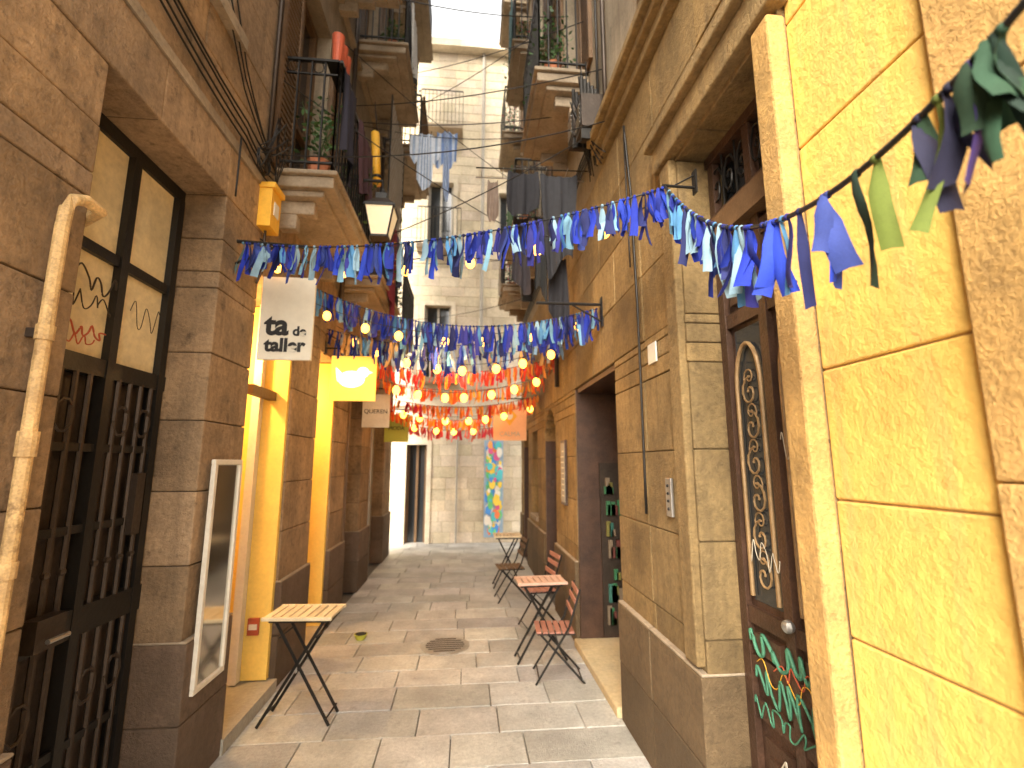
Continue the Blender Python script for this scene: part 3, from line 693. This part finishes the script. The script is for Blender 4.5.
mb=MB();cloth(mb,5.8,6.3,-.82,7.1,7.98,(.7,.7,.68),along='y',nx=14);cloth(mb,3.7,4.4,-.82,7.0,7.98,(.55,.56,.6),along='y',nx=14);mb.build('white_laundry',smooth=True)
mb=MB();cloth(mb,6.3,6.8,.60,8.0,8.9,(.10,.2,.22),along='y',nx=14);cloth(mb,4.2,4.8,.60,8.3,9.3,(.3,.12,.22),along='y',nx=14);cloth(mb,6.3,6.9,.60,5.0,5.98,(.12,.22,.12),along='y',nx=14);cloth(mb,8.3,8.9,.60,4.9,5.8,(.35,.3,.25),along='y',nx=14);mb.build('coloured_laundry',smooth=True)
nt_=MB()
for i in range(26):
    for s in (1,-1):
        y0=5.7;z0=4.85;a=i*.1-1.2
        pts=[]
        for k in range(13):
            t=k/12;yy=a+y0+1.2*t*1.0 if s>0 else a+y0+1.2*(1-t);zz=z0+1.6*t
            if 5.7<=yy<=6.9: pts.append((-1.03,yy,zz))
        if len(pts)>1: nt_.tube(pts,.004,'grey',4)
for yy in (5.7,6.88): nt_.tube([(-1.03,yy,4.8),(-1.03,yy,6.45)],.01,'iron')
nt_.build('balcony_net')
d=MB();d.tube([(-1.0,4.86,4.65),(-1.04,4.84,5.25)],.045,'ybox',12);d.tube([(-1.0,4.858,4.72),(-1.003,4.857,4.75)],.05,'black',12);d.tube([(-1.02,4.84,5.25),(-1.05,4.8,5.6)],.005,'iron');d.build('rolled_blind',smooth=True)
d=MB()
for k in range(45): d.tube([(-.835,7.52+k*.032,7.1),(-.835,7.52+k*.032,7.95)],.010,'woodm',4)
d.tube([(-.82,7.5,7.96),(-.82,8.98,7.96)],.015,'woodm',6)
d.build('reed_screen')

def plant(name,x,y,z,r=.1,h=.25,n=120,flower=None,droop=.3):
    mb=MB();mb.tube([(x,y,z),(x,y,z+.15),(x,y,z+.17)],[.06,.085,.09],'terra',14);mb.tube([(x,y,z+.145),(x,y,z+.155)],.078,'ground',12)
    for i in range(8):
        a=U(0,6.28);q=[(x,y,z+.15)]
        for t in (.33,.66,1): q.append((x+math.cos(a)*r*t*t,y+math.sin(a)*r*t*t,z+.15+h*t*U(.6,1)))
        mb.tube(q,.003,'leaf',4,c=(.05,.08,.02))
    for i in range(n):
        a=U(0,6.28);e_=R()**.5*r*U(.5,1.4);zz=z+.15+h*U(0,1)-droop*(e_/r)**2*.12*U(0,1)
        c_=Vector((x+math.cos(a)*e_,y+math.sin(a)*e_,zz));s=U(.015,.035);d1=Vector((U(-1,1),U(-1,1),U(-.6,.6))).normalized()*s;d2=d1.cross(Vector((U(-1,1),U(-1,1),U(-1,1)))).normalized()*s*.5
        g_=U(.5,1.4);cc=(.05*g_,.11*g_,.03*g_)
        if flower and R()<.2: cc=flower
        mb.face([c_-d1,c_+d2,c_+d1,c_-d2],'leaf',cc)
    return mb.build(name)
for x,y,z in ((.8,4.15,5.43),(.8,4.5,5.43),(.8,6.4,5.03),(.8,6.9,5.03),(.8,4.4,8.33),(.8,6.6,7.93),(.8,8.6,4.88),(-1.2,3.6,3.88),(-1.2,7.9,3.88),(-1.05,5.7,7.03),(-1.05,6.5,7.03),(-1.05,8.2,7.03),(-1.05,8.4,10.13),(-1.05,6.2,10.13),(-1.05,5.7,10.13),(.8,8.5,7.93),(.8,6.8,10.93),(.8,7.2,7.93),(-1.15,4.6,3.88),(-1.15,6.1,3.88),(.8,4.9,5.43),(.8,4.9,8.33)):
    plant('potted_plant',x,y,z,U(.14,.24),U(.3,.65),flower=random.choice([None,(.5,.06,.06),(.6,.3,.05)]),n=230)
d=MB()
for i in range(3): d.tube([(LX+.37,3.5+i*.11,4.86),(LX+.37,3.5+i*.11,5.11)],[.035,.05],'paintr',12)
d.box(LX+.30,LX+.43,3.46,3.78,4.835,4.858,'iron')
d.build('red_pots')

c=MB()
def cable(pts,r=.008,m='iron'):
    pts=[Vector(p) for p in pts];out=[]
    for a,b in zip(pts,pts[1:]):
        s=U(.01,.04)
        for i in range(6): t=i/6;out.append(a.lerp(b,t)-Vector((0,0,4*s*t*(1-t))))
    out.append(pts[-1]);c.tube(out,r,m,5)
for k in range(4):
    z=3.72+k*.05;cable([(LX+.03,-1.2,z+.35),(LX+.03,.6,z+.12),(LX+.035,1.8,z+.1),(LX+.03,2.9,z-.02),(LX+.03,3.35,z-.05)],.006)
for k in range(3): cable([(LX+.05,1.2+k*.2,7),(LX+.05,1.6+k*.2,5.4),(LX+.04,2.8,4.0+k*.08),(LX+.04,3.3,3.8)],.005)
for k in range(8): cable([(LX+.05,3.1+U(-.05,.1),3.75+U(-.1,.1)),(LX+.07+U(0,.12),3.2,3.95+U(-.1,.2)),(LX+.04,3.35,3.7+U(-.2,.1))],.004)
c.tube([(LX+.05+.01*math.sin(q),3.12+.09*math.cos(q*.8),3.72+.09*math.sin(q*.8)) for q in range(24)],.005,'iron',5)
cable([(LX+.03,2.84,3.3),(LX+.03,2.84,3.7)],.006)
cable([(RX-.02,2.87,1.4),(RX-.02,2.87,2.7),(RX-.02,2.9,3.5),(RX-.05,2.9,4.0)],.009);cable([(RX-.02,2.97,3.0),(RX-.02,2.99,4.0)],.006)
for k in range(4): cable([(RX-.03,3.0,4.42+k*.06),(RX-.03,4.2,4.45+k*.05),(RX-.03,5.8,4.38+k*.05),(RX-.03,9,4.3+k*.05)],.009)
cable([(RX-.03,3.35,4.4),(RX-.03,3.35,8),(RX-.03,3.35,13)],.02,'rust');cable([(RX-.03,3.55,4.25),(RX-.03,3.5,13)],.012)
cable([(LX+.03,3.22,3.7),(LX+.03,3.22,13)],.018,'rust')
cable([(LX+.03,5.3,3.5),(LX+.03,5.3,13)],.03,'rust');cable([(LX+.03,7.3,3.3),(LX+.03,7.3,13)],.03,'rust');cable([(RX-.03,5.6,2.6),(RX-.03,5.6,13)],.03,'rust')
for k in range(14): cable([(RX-.03,3.35+k*.04,4.2+U(-.1,.1)),(RX-.06-U(0,.2),3.6,4.5+k*.05),(RX-.03,3.9,4.3+k*.06)],.006)
c.build('wall_cables',smooth=True)
for yy,zz in ((3.45,4.42),(3.75,4.55),(5.45,4.5),(7.7,4.5)):
    d=MB();d.box(RX-.20,RX-.002,yy,yy+.22,zz,zz+.30,'rust');d.box(RX-.205,RX-.20,yy+.03,yy+.19,zz+.04,zz+.26,'iron')
    for i in range(5): d.box(RX-.212,RX-.205,yy+.04,yy+.18,zz+.06+i*.04,zz+.072+i*.04,'steel')
    for i in range(5): d.tube([(RX-.05-i*.03,yy+.1,zz+.3),(RX-.05-i*.03,yy+.1,zz+.42+.03*i)],.018,'iron',6)
    d.box(RX-.2,RX,yy+.02,yy+.05,zz-.1,zz-.001,'iron');d.build('meter_cabinet',bevel=.005)
# house number tile and doorbell panel on the right pier
d=MB();d.box(RX-.018,RX-.008,2.62,2.74,2.28,2.40,'tile');d.build('house_number_tile',bevel=.002);
d=MB();d.box(RX-.022,RX-.008,2.50,2.57,1.42,1.62,'steel')
for i in range(4): d.ball((RX-.024,2.535,1.46+i*.04),.008,'black',n=6)
d.build('doorbell_panel',bevel=.003)

# ------------------------------------------------------------------ world, sun, camera
wd=bpy.data.worlds.new("World");scene.world=wd;wd.use_nodes=True
nt=wd.node_tree;bg=nt.nodes['Background']
sk=nt.nodes.new('ShaderNodeTexSky');sk.sky_type='NISHITA';sk.sun_disc=False
sd=Vector((-.42,-.72,.62)).normalized()
sk.sun_elevation=math.asin(sd.z);sk.sun_rotation=math.atan2(sd.x,sd.y);sk.dust_density=4
hs=nt.nodes.new('ShaderNodeHueSaturation');hs.inputs['Saturation'].default_value=.2
mx=nt.nodes.new('ShaderNodeMix');mx.data_type='RGBA';mx.blend_type='MULTIPLY';mx.inputs[0].default_value=1;mx.inputs[7].default_value=(1,.95,.86,1)
nt.links.new(sk.outputs[0],hs.inputs['Color']);nt.links.new(hs.outputs[0],mx.inputs[6]);nt.links.new(mx.outputs[2],bg.inputs[0]);bg.inputs[1].default_value=1.05
s=bpy.data.lights.new('sun','SUN');s.energy=1.7;s.angle=math.radians(35);s.color=(1,.89,.68)
so=bpy.data.objects.new('sun',s);col.objects.link(so);so.rotation_euler=(-sd).to_track_quat('-Z','Y').to_euler()
cam=bpy.data.cameras.new('camera');co=bpy.data.objects.new('camera',cam);col.objects.link(co)
cam.sensor_width=36;cam.lens=480/1024*36;cam.clip_start=.02;cam.clip_end=600
cam.dof.use_dof=True;cam.dof.focus_distance=2.0;cam.dof.aperture_fstop=1.8
co.location=(0,0,1.7);co.rotation_euler=(math.radians(90+9.35),0,math.radians(-5.4))
scene.camera=co
scene.view_settings.view_transform='Standard';scene.view_settings.look='None';scene.view_settings.exposure=0
